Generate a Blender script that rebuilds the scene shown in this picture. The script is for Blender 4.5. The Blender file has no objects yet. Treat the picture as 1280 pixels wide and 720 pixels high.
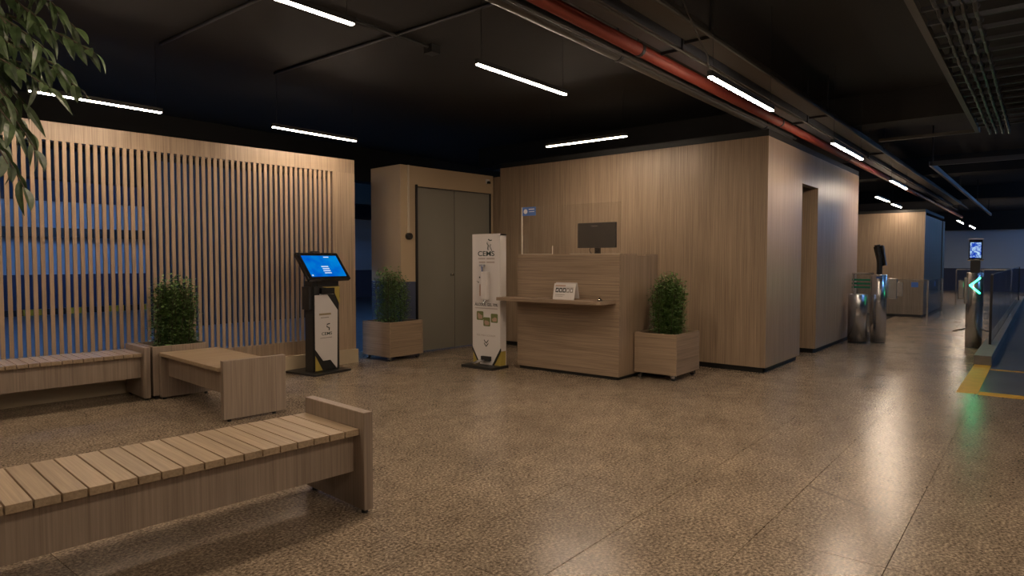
import bpy, bmesh, math, random
from mathutils import Vector, Matrix, Euler
random.seed(7)
PI = math.pi
D = bpy.data
C = bpy.context.scene.collection
sc = bpy.context.scene

# ------------------------------------------------------------------ camera
# world frame: x runs down the corridor, y runs across it to the left, camera foot at the origin
cam_d = D.cameras.new('camera'); cam = D.objects.new('camera', cam_d); C.objects.link(cam)
cam_d.sensor_width = 36.0; cam_d.lens = 825.0/1280.0*36.0
cam_d.clip_start = 0.05; cam_d.clip_end = 200
cam.location = (0, 0, 1.2)
cam.rotation_euler = (math.radians(90-2.429), 0, math.radians(38.87-90))
sc.camera = cam

# ------------------------------------------------------------------ world, exposure
w = D.worlds.new('world'); sc.world = w; w.use_nodes = True
w.node_tree.nodes['Background'].inputs[0].default_value = (0.35, 0.45, 0.7, 1)
w.node_tree.nodes['Background'].inputs[1].default_value = 0.004
sc.view_settings.view_transform = 'Standard'; sc.view_settings.look = 'None'
sc.view_settings.gamma = 1.0; sc.view_settings.use_curve_mapping = False
sc.view_settings.exposure = 1.12
WARM = (1.0, 0.79, 0.585)      # colour of the hanging strip lamps
COOL = (0.20, 0.47, 1.0)      # colour of the garage tubes
E_WARM = 72.0
E_UP = 2.0
E_COOL_LEFT = 100.0
E_COOL_RIGHT = 95.0
ANG_A = math.radians(-4.41)   # the bench side stands a few degrees off the corridor

# ------------------------------------------------------------------ helpers
def A(a, b, z=0.0):
    c, s = math.cos(ANG_A), math.sin(ANG_A)
    return (a*c - b*s, a*s + b*c, z)

class MB:
    def __init__(self): self.v = []; self.f = []; self.smooth = False
    def add(self, vs, fs):
        n = len(self.v); self.v += [tuple(p) for p in vs]; self.f += [tuple(i+n for i in q) for q in fs]; return self
    def box(self, x0, x1, y0, y1, z0, z1, M=None):
        vs = [(x0,y0,z0),(x1,y0,z0),(x1,y1,z0),(x0,y1,z0),(x0,y0,z1),(x1,y0,z1),(x1,y1,z1),(x0,y1,z1)]
        if M is not None: vs = [tuple(M @ Vector(p)) for p in vs]
        return self.add(vs, [(0,3,2,1),(4,5,6,7),(0,1,5,4),(1,2,6,5),(2,3,7,6),(3,0,4,7)])
    def prism(self, poly, z0, z1, M=None):
        n = len(poly)
        ar = sum(poly[i][0]*poly[(i+1)%n][1]-poly[(i+1)%n][0]*poly[i][1] for i in range(n))
        if ar < 0: poly = poly[::-1]
        vs = [(p[0],p[1],z0) for p in poly]+[(p[0],p[1],z1) for p in poly]
        if M is not None: vs = [tuple(M @ Vector(p)) for p in vs]
        return self.add(vs, [tuple(range(n-1,-1,-1)), tuple(range(n,2*n))]+[(i,(i+1)%n,n+(i+1)%n,n+i) for i in range(n)])
    def cyl(self, p0, p1, r0, r1=None, n=12):
        if r1 is None: r1 = r0
        p0, p1 = Vector(p0), Vector(p1); d = (p1-p0).normalized()
        a = Vector((0,0,1)) if abs(d.z) < .9 else Vector((1,0,0))
        x = d.cross(a).normalized(); y = d.cross(x)
        vs = []
        for p, r in ((p0,r0),(p1,r1)):
            for i in range(n):
                t = 2*PI*i/n; vs.append(tuple(p + x*r*math.cos(t) + y*r*math.sin(t)))
        return self.add(vs, [tuple(range(n)), tuple(range(2*n-1,n-1,-1))]+[(i,n+i,n+(i+1)%n,(i+1)%n) for i in range(n)])
    def tube(self, pts, r, n=8):
        pts = [Vector(p) for p in pts]; m = len(pts); vs = []; fs = []
        for k, p in enumerate(pts):
            d = (pts[min(k+1,m-1)]-pts[max(k-1,0)]).normalized()
            a = Vector((0,0,1)) if abs(d.z) < .95 else Vector((1,0,0))
            x = d.cross(a).normalized(); y = d.cross(x)
            for i in range(n):
                t = 2*PI*i/n; vs.append(tuple(p + x*r*math.cos(t) + y*r*math.sin(t)))
        for k in range(m-1):
            for i in range(n):
                fs.append((k*n+i, (k+1)*n+i, (k+1)*n+(i+1)%n, k*n+(i+1)%n))
        fs.append(tuple(range(n))); fs.append(tuple(range(m*n-1,(m-1)*n-1,-1)))
        return self.add(vs, fs)
    def lathe(self, prof, cx=0, cy=0, n=32):
        vs = []; fs = []; m = len(prof)
        for r, z in prof:
            for i in range(n):
                t = 2*PI*i/n; vs.append((cx+r*math.cos(t), cy+r*math.sin(t), z))
        for k in range(m-1):
            for i in range(n): fs.append((k*n+i, k*n+(i+1)%n, (k+1)*n+(i+1)%n, (k+1)*n+i))
        fs.append(tuple(range(n-1,-1,-1))); fs.append(tuple(range((m-1)*n, m*n)))
        return self.add(vs, fs)
    def mesh(self, name, m=None):
        me = D.meshes.new(name); me.from_pydata(self.v, [], self.f); me.update()
        if m: me.materials.append(m)
        return me
    def build(self, name, m, parent=None, loc=(0,0,0), rotz=0, bevel=0, smooth=False, kind=None):
        o = D.objects.new(name, self.mesh(name, m)); C.objects.link(o)
        o.location = loc; o.rotation_euler = (0,0,rotz)
        if parent: o.parent = parent
        if smooth:
            o.data.polygons.foreach_set('use_smooth', [len(p.vertices) == 4 for p in o.data.polygons])
        if bevel:
            b = o.modifiers.new('bevel','BEVEL'); b.width = bevel; b.segments = 2; b.limit_method = 'ANGLE'
        if kind: o['kind'] = kind
        return o

def tag(o, label, cat, group=None, kind=None):
    o['label'] = label; o['category'] = cat
    if group: o['group'] = group
    if kind: o['kind'] = kind
    return o
def thing(name, label, cat, loc=(0,0,0), rotz=0, group=None, kind=None):
    o = D.objects.new(name, None); C.objects.link(o); o.location = loc; o.rotation_euler = (0,0,rotz)
    o.empty_display_size = .1
    return tag(o, label, cat, group, kind)
def inst(src, parent, loc, rot=(0,0,0), scale=None):
    o = src.copy(); C.objects.link(o); o.parent = parent; o.location = loc; o.rotation_euler = rot
    if scale: o.scale = scale
    return o
def text(name, body, size, m, parent, M, extrude=0.0005, align='CENTER', sx=1.0, bold=0.0):
    cu = D.curves.new(name, 'FONT'); cu.offset = bold; cu.body = body; cu.size = size; cu.extrude = extrude; cu.align_x = align; cu.align_y = 'CENTER'
    o = D.objects.new(name, cu); C.objects.link(o)
    bpy.context.view_layer.update()
    me = D.meshes.new_from_object(o.evaluated_get(bpy.context.evaluated_depsgraph_get()))
    D.objects.remove(o); D.curves.remove(cu)
    me.transform(M @ Matrix.Diagonal((sx,1,1,1))); me.materials.clear(); me.materials.append(m); me.name = name
    o = D.objects.new(name, me); C.objects.link(o); o.parent = parent
    return o
def face_m(origin, right, up):      # matrix taking text xy to a face
    r = Vector(right).normalized(); u = Vector(up).normalized(); n = r.cross(u)
    M = Matrix((r, u, n)).transposed().to_4x4(); M.translation = Vector(origin); return M

# ------------------------------------------------------------------ materials
def newmat(name):
    m = D.materials.new(name); m.use_nodes = True
    return m, m.node_tree, m.node_tree.nodes['Principled BSDF']
def plain(name, col, rough=.5, metal=0.0, noise=0.0, scale=8, coat=0):
    m, t, b = newmat(name)
    b.inputs['Base Color'].default_value = (*col,1); b.inputs['Roughness'].default_value = rough; b.inputs['Metallic'].default_value = metal
    b.inputs['Coat Weight'].default_value = coat
    if noise:
        g = t.nodes.new('ShaderNodeNewGeometry'); n = t.nodes.new('ShaderNodeTexNoise'); n.inputs['Scale'].default_value = scale; n.inputs['Detail'].default_value = 5
        t.links.new(g.outputs['Position'], n.inputs['Vector'])
        r = t.nodes.new('ShaderNodeMix'); r.data_type = 'RGBA'
        r.inputs[6].default_value = tuple(c*(1-noise) for c in col)+(1,); r.inputs[7].default_value = tuple(min(1,c*(1+noise)) for c in col)+(1,)
        t.links.new(n.outputs['Fac'], r.inputs[0]); t.links.new(r.outputs[2], b.inputs['Base Color'])
    return m
def emit(name, col, s):
    m = D.materials.new(name); m.use_nodes = True; t = m.node_tree; t.nodes.clear()
    e = t.nodes.new('ShaderNodeEmission'); e.inputs[0].default_value = (*col,1); e.inputs[1].default_value = s
    o = t.nodes.new('ShaderNodeOutputMaterial'); t.links.new(e.outputs[0], o.inputs[0]); return m
def wood(name, dark, light, axis='z', rough=.42, world=False, freq=1.0):
    m, t, b = newmat(name); L = t.links
    if world:
        src = t.nodes.new('ShaderNodeNewGeometry').outputs['Position']
    else:
        src = t.nodes.new('ShaderNodeTexCoord').outputs['Object']
    oi = t.nodes.new('ShaderNodeObjectInfo')
    off = t.nodes.new('ShaderNodeVectorMath'); off.operation = 'MULTIPLY'; off.inputs[1].default_value = (13.1, 7.7, 5.3)
    cmb = t.nodes.new('ShaderNodeCombineXYZ')
    for i in range(3): L.new(oi.outputs['Random'], cmb.inputs[i])
    L.new(cmb.outputs[0], off.inputs[0])
    ad = t.nodes.new('ShaderNodeVectorMath'); ad.operation = 'ADD'; L.new(src, ad.inputs[0]); L.new(off.outputs[0], ad.inputs[1])
    def noise(sc3, detail, rough_=.6, dist=0.0):
        mp = t.nodes.new('ShaderNodeMapping'); mp.inputs['Scale'].default_value = sc3; L.new(ad.outputs[0], mp.inputs['Vector'])
        n = t.nodes.new('ShaderNodeTexNoise'); n.inputs['Scale'].default_value = 1; n.inputs['Detail'].default_value = detail; n.inputs['Roughness'].default_value = rough_
        n.inputs['Distortion'].default_value = dist
        L.new(mp.outputs[0], n.inputs['Vector']); return n.outputs['Fac']
    hi, lo = 95.0*freq, 1.6
    def s3(h, l): return {'x':(l,h,h),'y':(h,l,h),'z':(h,h,l)}[axis]
    f1 = noise(s3(hi, lo), 3, .65, .3)
    f2 = noise(s3(hi*.22, lo*.5), 2, .5, .4)
    f3 = noise(s3(6.0, .5), 1)
    mx = t.nodes.new('ShaderNodeMath'); mx.operation = 'MULTIPLY_ADD'; mx.inputs[1].default_value = .66; L.new(f1, mx.inputs[0])
    m2 = t.nodes.new('ShaderNodeMath'); m2.operation = 'MULTIPLY_ADD'; m2.inputs[1].default_value = .22; L.new(f2, m2.inputs[0]); 
    m3 = t.nodes.new('ShaderNodeMath'); m3.operation = 'MULTIPLY'; m3.inputs[1].default_value = .12; L.new(f3, m3.inputs[0])
    L.new(m3.outputs[0], m2.inputs[2]); L.new(m2.outputs[0], mx.inputs[2])
    cr = t.nodes.new('ShaderNodeValToRGB'); cr.color_ramp.elements[0].position = .32; cr.color_ramp.elements[1].position = .68
    cr.color_ramp.elements[0].color = (*dark,1); cr.color_ramp.elements[1].color = (*light,1)
    L.new(mx.outputs[0], cr.inputs[0])
    hv = t.nodes.new('ShaderNodeHueSaturation'); L.new(cr.outputs[0], hv.inputs['Color'])
    mr = t.nodes.new('ShaderNodeMapRange'); mr.inputs[3].default_value = .92; mr.inputs[4].default_value = 1.08
    L.new(oi.outputs['Random'], mr.inputs[0]); L.new(mr.outputs[0], hv.inputs['Value']); L.new(hv.outputs[0], b.inputs['Base Color'])
    b.inputs['Roughness'].default_value = rough
    bp = t.nodes.new('ShaderNodeBump'); bp.inputs['Strength'].default_value = .12; bp.inputs['Distance'].default_value = .0008
    L.new(f1, bp.inputs['Height']); L.new(bp.outputs[0], b.inputs['Normal'])
    return m

OAK_D, OAK_L = (0.195, 0.138, 0.092), (0.41, 0.298, 0.205)
oak_z = wood('oak_veneer_upright', OAK_D, OAK_L, 'z', world=True, freq=1.15)
oak_x = wood('oak_veneer_along_x', OAK_D, OAK_L, 'x')
oak_y = wood('oak_veneer_along_y', OAK_D, OAK_L, 'y')
oak_zl = wood('oak_veneer_upright_local', OAK_D, OAK_L, 'z')
GD, GL = (0.200, 0.150, 0.114), (0.385, 0.298, 0.230)
grey_z = wood('oak_grey_lit_upright', GD, GL, 'z'); grey_y = wood('oak_grey_lit_along_y', GD, GL, 'y'); grey_x = wood('oak_grey_lit_along_x', GD, GL, 'x')  # bench sides and corner planter: greyer lighting put into the wood colour
seat_y = wood('oak_warm_lit_along_y', (0.25,0.178,0.108), (0.47,0.350,0.230), 'y'); seat_x = wood('oak_warm_lit_along_x', (0.25,0.178,0.108), (0.45,0.335,0.220), 'x')  # bench tops: warmer lamp light put into the wood colour
slat_m = wood('slat_oak', (0.29, 0.20, 0.130), (0.41, 0.29, 0.195), 'z', rough=.5)
black = plain('black_plinth', (0.012,0.012,0.012), .6)
rubber = plain('black_rubber', (0.02,0.02,0.02), .7)
matt_black = plain('black_powder_coat', (0.022,0.021,0.020), .38)
gloss_black = plain('black_glossy_plastic', (0.010,0.010,0.011), .18)
steel = plain('brushed_steel', (0.62,0.63,0.66), .25, 1.0)
chrome = plain('chrome', (0.7,0.7,0.72), .12, 1.0)
dark_metal = plain('dark_metal', (0.05,0.05,0.055), .4, .8)
ceiling_m = plain('ceiling_black_paint', (0.0095,0.009,0.0085), .8, 0, .25, 1.5)
duct_m = plain('grey_conduit_paint', (0.055,0.050,0.044), .5)
blueduct = plain('galvanised_tray', (0.075,0.08,0.095), .45, .3)
red_m = plain('red_pipe_paint', (0.26,0.045,0.028), .5)
white_m = plain('white_panel', (0.66,0.62,0.60), .4)
gold_m = plain('gold_panel', (0.42,0.32,0.07), .45)
green_m = plain('green_print', (0.012,0.10,0.035), .5)
dark_green = plain('dark_green_print', (0.02,0.035,0.028), .5)
greytext = plain('grey_print', (0.25,0.22,0.20), .6)
inkm = plain('black_print', (0.03,0.03,0.03), .6)
pink_m = plain('skin_print', (0.42,0.27,0.20), .6)
olive_m = plain('olive_print', (0.14,0.16,0.05), .6)
blue_sticker = plain('blue_sticker', (0.06,0.16,0.50), .4)
white_print = plain('white_print', (0.8,0.8,0.82), .5)
door_m = plain('grey_door_paint', (0.22,0.205,0.170), .5, 0, .06, 2)
cream = plain('cream_skirting', (0.50,0.40,0.27), .5, 0, .08, 3)
soil = plain('soil', (0.03,0.02,0.014), .95, 0, .5, 60)
bark = plain('bark', (0.07,0.05,0.035), .9, 0, .3, 40)
concrete = plain('kerb_concrete', (0.17,0.155,0.135), .6, 0, .25, 14)

def two_tone(name, up, low, zsplit):
    m, t, b = newmat(name); L = t.links
    g = t.nodes.new('ShaderNodeNewGeometry'); s = t.nodes.new('ShaderNodeSeparateXYZ'); L.new(g.outputs['Position'], s.inputs[0])
    gt = t.nodes.new('ShaderNodeMath'); gt.operation = 'GREATER_THAN'; gt.inputs[1].default_value = zsplit; L.new(s.outputs[2], gt.inputs[0])
    mx = t.nodes.new('ShaderNodeMix'); mx.data_type = 'RGBA'; mx.inputs[6].default_value = (*low,1); mx.inputs[7].default_value = (*up,1)
    L.new(gt.outputs[0], mx.inputs[0]); L.new(mx.outputs[2], b.inputs['Base Color']); b.inputs['Roughness'].default_value = .5
    return m
alcove_m = two_tone('alcove_paint', (0.43,0.32,0.205), (0.055,0.068,0.115), .925)
garage_m = two_tone('garage_paint', (0.38,0.47,0.58), (0.03,0.045,0.10), .88)

def glass(name, tint=(0.85,0.9,0.88), rough=0.0, alpha=.10):
    m = D.materials.new(name); m.use_nodes = True; t = m.node_tree; t.nodes.clear(); L = t.links
    tr = t.nodes.new('ShaderNodeBsdfTransparent'); tr.inputs[0].default_value = (*tint,1)
    gl = t.nodes.new('ShaderNodeBsdfGlossy'); gl.inputs['Roughness'].default_value = rough+.02
    lw = t.nodes.new('ShaderNodeLayerWeight'); lw.inputs[0].default_value = .5
    pw = t.nodes.new('ShaderNodeMath'); pw.operation = 'POWER'; pw.inputs[1].default_value = 4.0; L.new(lw.outputs['Facing'], pw.inputs[0])
    fr = t.nodes.new('ShaderNodeMath'); fr.operation = 'MULTIPLY_ADD'; fr.inputs[1].default_value = .5; fr.inputs[2].default_value = .035; L.new(pw.outputs[0], fr.inputs[0])
    mx = t.nodes.new('ShaderNodeMixShader'); L.new(fr.outputs[0], mx.inputs[0]); L.new(tr.outputs[0], mx.inputs[1]); L.new(gl.outputs[0], mx.inputs[2])
    df = t.nodes.new('ShaderNodeBsdfDiffuse'); df.inputs[0].default_value = (.6,.6,.6,1)
    m2 = t.nodes.new('ShaderNodeMixShader'); m2.inputs[0].default_value = alpha; L.new(mx.outputs[0], m2.inputs[1]); L.new(df.outputs[0], m2.inputs[2])
    o = t.nodes.new('ShaderNodeOutputMaterial'); L.new(m2.outputs[0], o.inputs[0]); return m
clear = glass('clear_acrylic', (.97,.97,.96), 0, .015)
fence_glass = glass('fence_glass', (.90,.94,.97), 0, .02)
edge_m = plain('acrylic_edge', (0.75,0.68,0.55), .3)

def granite():
    m, t, b = newmat('polished_granite'); L = t.links
    g = t.nodes.new('ShaderNodeNewGeometry'); pos = g.outputs['Position']
    def noise(s, d, r=.6, dist=0):
        n = t.nodes.new('ShaderNodeTexNoise'); n.inputs['Scale'].default_value = s; n.inputs['Detail'].default_value = d
        n.inputs['Roughness'].default_value = r; n.inputs['Distortion'].default_value = dist; L.new(pos, n.inputs['Vector']); return n.outputs['Fac']
    n1 = noise(74, 3, .66); n2 = noise(2.2, 3); n3 = noise(9, 2)
    cr = t.nodes.new('ShaderNodeValToRGB'); e = cr.color_ramp.elements
    e[0].position = .36; e[0].color = (0.095,0.071,0.050,1); e[1].position = .66; e[1].color = (0.50,0.40,0.29,1)
    x = e.new(.46); x.color = (0.205,0.157,0.112,1); x = e.new(.55); x.color = (0.300,0.232,0.168,1)
    mm = t.nodes.new('ShaderNodeMath'); mm.operation = 'MULTIPLY_ADD'; mm.inputs[1].default_value = .16; L.new(n3, mm.inputs[0])
    sb0 = t.nodes.new('ShaderNodeMath'); sb0.operation = 'SUBTRACT'; sb0.inputs[1].default_value = .08; L.new(n1, sb0.inputs[0]); L.new(sb0.outputs[0], mm.inputs[2])
    L.new(mm.outputs[0], cr.inputs[0])
    oi = t.nodes.new('ShaderNodeObjectInfo')
    hv = t.nodes.new('ShaderNodeHueSaturation'); L.new(cr.outputs[0], hv.inputs['Color'])
    mr = t.nodes.new('ShaderNodeMapRange'); mr.inputs[3].default_value = .96; mr.inputs[4].default_value = 1.04; L.new(oi.outputs['Random'], mr.inputs[0])
    m2 = t.nodes.new('ShaderNodeMapRange'); m2.inputs[1].default_value = .3; m2.inputs[2].default_value = .7; m2.inputs[3].default_value = .85; m2.inputs[4].default_value = 1.15; L.new(n2, m2.inputs[0])
    mu = t.nodes.new('ShaderNodeMath'); mu.operation = 'MULTIPLY'; L.new(mr.outputs[0], mu.inputs[0]); L.new(m2.outputs[0], mu.inputs[1])
    # a scuff dragged across two tiles
    ax, ay, bx, by = 3.69, .95, 3.44, .47
    ln = math.hypot(bx-ax, by-ay); dx, dy = (bx-ax)/ln, (by-ay)/ln
    sub = t.nodes.new('ShaderNodeVectorMath'); sub.operation = 'SUBTRACT'; L.new(pos, sub.inputs[0]); sub.inputs[1].default_value = (ax, ay, 0)
    d1 = t.nodes.new('ShaderNodeVectorMath'); d1.operation = 'DOT_PRODUCT'; L.new(sub.outputs[0], d1.inputs[0]); d1.inputs[1].default_value = (dx, dy, 0)
    d2 = t.nodes.new('ShaderNodeVectorMath'); d2.operation = 'DOT_PRODUCT'; L.new(sub.outputs[0], d2.inputs[0]); d2.inputs[1].default_value = (-dy, dx, 0)
    ab = t.nodes.new('ShaderNodeMath'); ab.operation = 'ABSOLUTE'; L.new(d2.outputs['Value'], ab.inputs[0])
    wv = t.nodes.new('ShaderNodeMapRange'); L.new(ab.outputs[0], wv.inputs[0]); wv.inputs[1].default_value = .004; wv.inputs[2].default_value = .02; wv.inputs[3].default_value = 1; wv.inputs[4].default_value = 0
    c0 = t.nodes.new('ShaderNodeMapRange'); L.new(d1.outputs['Value'], c0.inputs[0]); c0.inputs[1].default_value = -.02; c0.inputs[2].default_value = .02
    c1 = t.nodes.new('ShaderNodeMapRange'); L.new(d1.outputs['Value'], c1.inputs[0]); c1.inputs[1].default_value = ln-.2; c1.inputs[2].default_value = ln; c1.inputs[3].default_value = 1; c1.inputs[4].default_value = 0
    p1 = t.nodes.new('ShaderNodeMath'); p1.operation = 'MULTIPLY'; L.new(wv.outputs[0], p1.inputs[0]); L.new(c0.outputs[0], p1.inputs[1])
    p2 = t.nodes.new('ShaderNodeMath'); p2.operation = 'MULTIPLY'; L.new(p1.outputs[0], p2.inputs[0]); L.new(c1.outputs[0], p2.inputs[1])
    sb = t.nodes.new('ShaderNodeMath'); sb.operation = 'MULTIPLY_ADD'; sb.inputs[1].default_value = -.45; sb.inputs[2].default_value = 1; L.new(p2.outputs[0], sb.inputs[0])
    mv = t.nodes.new('ShaderNodeMath'); mv.operation = 'MULTIPLY'; L.new(mu.outputs[0], mv.inputs[0]); L.new(sb.outputs[0], mv.inputs[1])
    L.new(mv.outputs[0], hv.inputs['Value']); L.new(hv.outputs[0], b.inputs['Base Color'])
    rr = t.nodes.new('ShaderNodeMapRange'); rr.inputs[3].default_value = .20; rr.inputs[4].default_value = .29; L.new(n2, rr.inputs[0]); L.new(rr.outputs[0], b.inputs['Roughness'])
    bp = t.nodes.new('ShaderNodeBump'); bp.inputs['Strength'].default_value = .10; bp.inputs['Distance'].default_value = .0005; L.new(n1, bp.inputs['Height']); L.new(bp.outputs[0], b.inputs['Normal'])
    b.inputs['Specular IOR Level'].default_value = .42
    return m
granite_m = granite()
grout = plain('grout', (0.035,0.027,0.02), .8)
garage_floor = plain('garage_floor_paint', (0.115,0.125,0.14), .28, 0, .35, 2.5)
yellow_m = plain('yellow_floor_paint', (0.62,0.34,0.02), .45, 0, .3, 9)

def leafmat(name, a, c):
    m, t, b = newmat(name); L = t.links
    g = t.nodes.new('ShaderNodeNewGeometry'); n = t.nodes.new('ShaderNodeTexNoise'); n.inputs['Scale'].default_value = 28; L.new(g.outputs['Position'], n.inputs['Vector'])
    oi = t.nodes.new('ShaderNodeObjectInfo'); ad = t.nodes.new('ShaderNodeMath'); ad.operation = 'MULTIPLY_ADD'; ad.inputs[1].default_value = .3; L.new(oi.outputs['Random'], ad.inputs[0]); L.new(n.outputs['Fac'], ad.inputs[2])
    cr = t.nodes.new('ShaderNodeValToRGB'); cr.color_ramp.elements[0].position = .35; cr.color_ramp.elements[1].position = .85
    cr.color_ramp.elements[0].color = (*a,1); cr.color_ramp.elements[1].color = (*c,1); L.new(ad.outputs[0], cr.inputs[0]); L.new(cr.outputs[0], b.inputs['Base Color'])
    b.inputs['Roughness'].default_value = .42; b.inputs['Transmission Weight'].default_value = 0
    return m
leaf_m = leafmat('shrub_leaf', (0.030,0.070,0.018), (0.19,0.32,0.09))
tree_leaf_m = leafmat('tree_leaf', (0.014,0.030,0.009), (0.075,0.115,0.045))

# ------------------------------------------------------------------ setting: floor
def struct(o, label, cat): return tag(o, label, cat, None, 'structure')
fl = MB().box(-6, 36, -10, 20, -.3, -.012).build('floor', grout)
struct(fl, 'brown speckled polished granite floor of large tiles running down the corridor', 'floor')
tiles = []
JU, JV = 2.88, .45
def hidden(u, v): return v >= 2.4 and u >= 7.5
base_tile = None
def tile(u, v, du=1.0, dv=.5):
    global base_tile
    g = .0017
    if base_tile is None:
        base_tile = MB().box(g, 1-g, g, .5-g, -.012, 0).build('tile', granite_m, fl); base_tile.location = (u, v, 0); return
    o = inst(base_tile, fl, (u, v, 0)); o.scale = (du, dv/.5, 1)
for i in range(-4, 15):
    for j in range(0, 13):
        u, v = JU+i, JV+j*.5
        if hidden(u, v) or (j == 12 and i > 4): continue
        tile(u, v)
for i in range(-4, 4):
    for j in (-1,-2,-3): tile(JU+i, JV+j*.5)
for j in (-1,-2,-3): tile(JU+4, JV+j*.5, .27)
for j in range(0,13):
    tile(JU-6, JV+j*.5, 2.0) if j < 9 else None
MB().box(17.885, 34, .45, 6, -.012, 0).build('far_floor', granite_m, fl)
MB().box(-6, 7.148, -10, -1.052, -.012, 0).build('rear_floor', granite_m, fl)
MB().box(-6, -3.13, -1.05, 6.7, -.012, 0).build('rear_floor', granite_m, fl)
MB().box(7.152, 34, -10, .448, -.012, -.002).build('parking_floor', garage_floor, fl)
MB().box(-6, 34, 6.955, 20, -.012, -.002).build('parking_floor', garage_floor, fl)
# yellow bay lines
ym = thing('floor_marking', 'yellow painted bay line on the floor in front of the concrete kerb', 'marking', (7.15,.43,0), kind='structure')
MB().box(.03, 2.05, .005, .165, 0, .003).build('painted_line', yellow_m, ym)
MB().box(0, .17, -4, 0, -.002, .003).build('painted_line', yellow_m, ym)
MB().box(1.72, 1.78, -4, 0, -.002, .002).build('painted_line', yellow_m, ym)

# ceiling
struct(MB().box(-6, 36, -10, 20, 3.05, 3.25).build('ceiling', ceiling_m), 'black painted concrete ceiling slab above the lobby', 'ceiling')

# ------------------------------------------------------------------ setting: slatted screen wall (left)
wl = thing('wall_left', 'oak slatted screen wall with blue garage light behind its gaps', 'wall', A(0,6.65), ANG_A, kind='structure')
MB().box(-2.2, 4.38, 0, .11, 2.205, 2.36).build('top_rail', oak_z, wl)
MB().box(-2.2, 4.09, 0, .11, .16, .31).build('bottom_rail', oak_z, wl)
MB().box(4.09, 4.38, 0, .11, .16, 2.205).build('stile', oak_z, wl)
MB().box(-2.2, 4.38, -.05, .11, 0, .16).build('skirting', cream, wl)
SP, SW = .0577, .0300
s0 = MB().box(0, SW, .004, .030, .31, 2.205).build('slat', slat_m, wl, (4.089-.025-SW, 0, 0))
k = 1
while 4.089-.025-SW-k*SP > -.75:
    inst(s0, wl, (4.089-.025-SW-k*SP, 0, 0)); k += 1

# alcove wall with the double door
wa = thing('wall_alcove', 'beige painted wall with dark lower band around the grey double door', 'wall', A(5.08,6.7), ANG_A, kind='structure')
MB().box(0, .247, 0, .63, 0, 2.395).build('pier', alcove_m, wa)
MB().box(.247, 1.598, 0, .63, 2.143, 2.395).build('lintel', alcove_m, wa)
MB().box(1.598, 1.64, 0, .63, 0, 2.395).build('pier', alcove_m, wa)
dd = thing('door_1', 'grey painted metal double door in the alcove beside the sign totem', 'door', A(5.327,6.7), ANG_A, kind='structure')
MB().box(.006, .676, .03, .07, .012, 2.135).build('door_leaf', door_m, dd)
MB().box(.684, 1.345, .03, .07, .012, 2.135).build('door_leaf', door_m, dd)
fr = MB(); fr.box(0,.006,.0,.1,0,2.143); fr.box(1.345,1.351,.0,.1,0,2.143); fr.box(0,1.351,.0,.1,2.135,2.143); fr.box(.676,.684,.035,.08,.012,2.135); fr.build('door_frame', dark_metal, dd)
MB().box(-.015, .005, -.03, .01, .1, 2.16).build('door_post', dark_metal, dd)
kn = MB().cyl((.62,.03,1.0),(.62,-.015,1.0),.018,.012,14).build('door_knob', chrome, dd, smooth=True)

# reception block
wb = thing('wall_back', 'oak veneer wall behind the reception desk, upright grain', 'wall', (7.05,2.26,0), kind='structure')
def wpoly(pts, z0, z1, name, m, par, org): return MB().prism([(p[0]-org[0], p[1]-org[1]) for p in pts], z0, z1).build(name, m, par)
O = (7.05,2.26)
wpoly([(7.05,2.262),(7.20,6.02),(7.32,6.02),(7.17,2.262)], .06, 2.49, 'veneer_panel', oak_z, wb, O)
wpoly([(7.09,2.30),(7.24,6.02),(7.32,6.02),(7.17,2.30)], 0, .06, 'plinth', black, wb, O)
wpoly([(7.23,6.02),(7.24,6.25),(7.34,6.25),(7.33,6.02)], 0, 2.38, 'return_panel', oak_z, wb, O)
wc = thing('wall_corridor', 'oak veneer corridor wall with a doorless opening and dark plinth', 'wall', (7.05,2.26,0), kind='structure')
MB().box(.0, 1.25, 0, .10, .06, 2.49).build('veneer_panel', oak_z, wc)
MB().box(1.25, 1.95, 0.0, .10, 2.11, 2.49).build('header_panel', oak_z, wc)
MB().box(1.95, 4.27, 0, .10, .06, 2.49).build('veneer_panel', oak_z, wc)
MB().box(1.95, 2.05, .10, 1.6, .06, 2.49).build('return_panel', oak_z, wc)
MB().box(1.15, 1.25, .10, 1.6, .06, 2.49).build('return_panel', oak_z, wc)
MB().box(1.15, 2.05, 1.6, 1.7, 0, 2.49).build('back_panel', oak_z, wc)
MB().box(4.17, 4.27, .10, 1.6, .06, 2.49).build('return_panel', oak_z, wc)
MB().box(.04, 1.25, .04, .10, 0, .06).build('plinth', black, wc)
MB().box(1.99, 4.23, .04, .10, 0, .06).build('plinth', black, wc)
MB().box(1.99, 2.05, .10, 1.6, 0, .06).build('plinth', black, wc)
# block top so the lamps do not shine behind it
struct(MB().prism([(7.05,2.26),(7.20,6.0),(7.3,6.25),(11.3,6.25),(11.3,2.26)], 2.492, 2.56).build('trim_1', black), 'black lid over the oak clad reception block', 'lid')
# far block
wf = thing('wall_far', 'pale oak far wall block at the end of the corridor past the gates', 'wall', (16.1,1.95,0), kind='structure')
MB().box(0, .1, 0, 3.2, .05, 2.2).build('veneer_panel', oak_z, wf)
MB().box(.1, 2.9, 0, .1, .05, 2.14).build('veneer_panel', oak_z, wf)
MB().box(2.9, 3.3, -.02, .1, 0, 2.14).build('end_panel', oak_z, wf)
MB().box(.04, 2.9, .04, 3.2, 0, .05).build('plinth', black, wf)
MB().box(.0, 3.3, 0, 3.2, 2.2, 2.26).build('lid', black, wf)
MB().box(-.02, 0, 2.30-1.02+1.02-.95, 2.36-.95, .95, 1.85).build('recessed_pull', dark_metal, wf)

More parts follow.
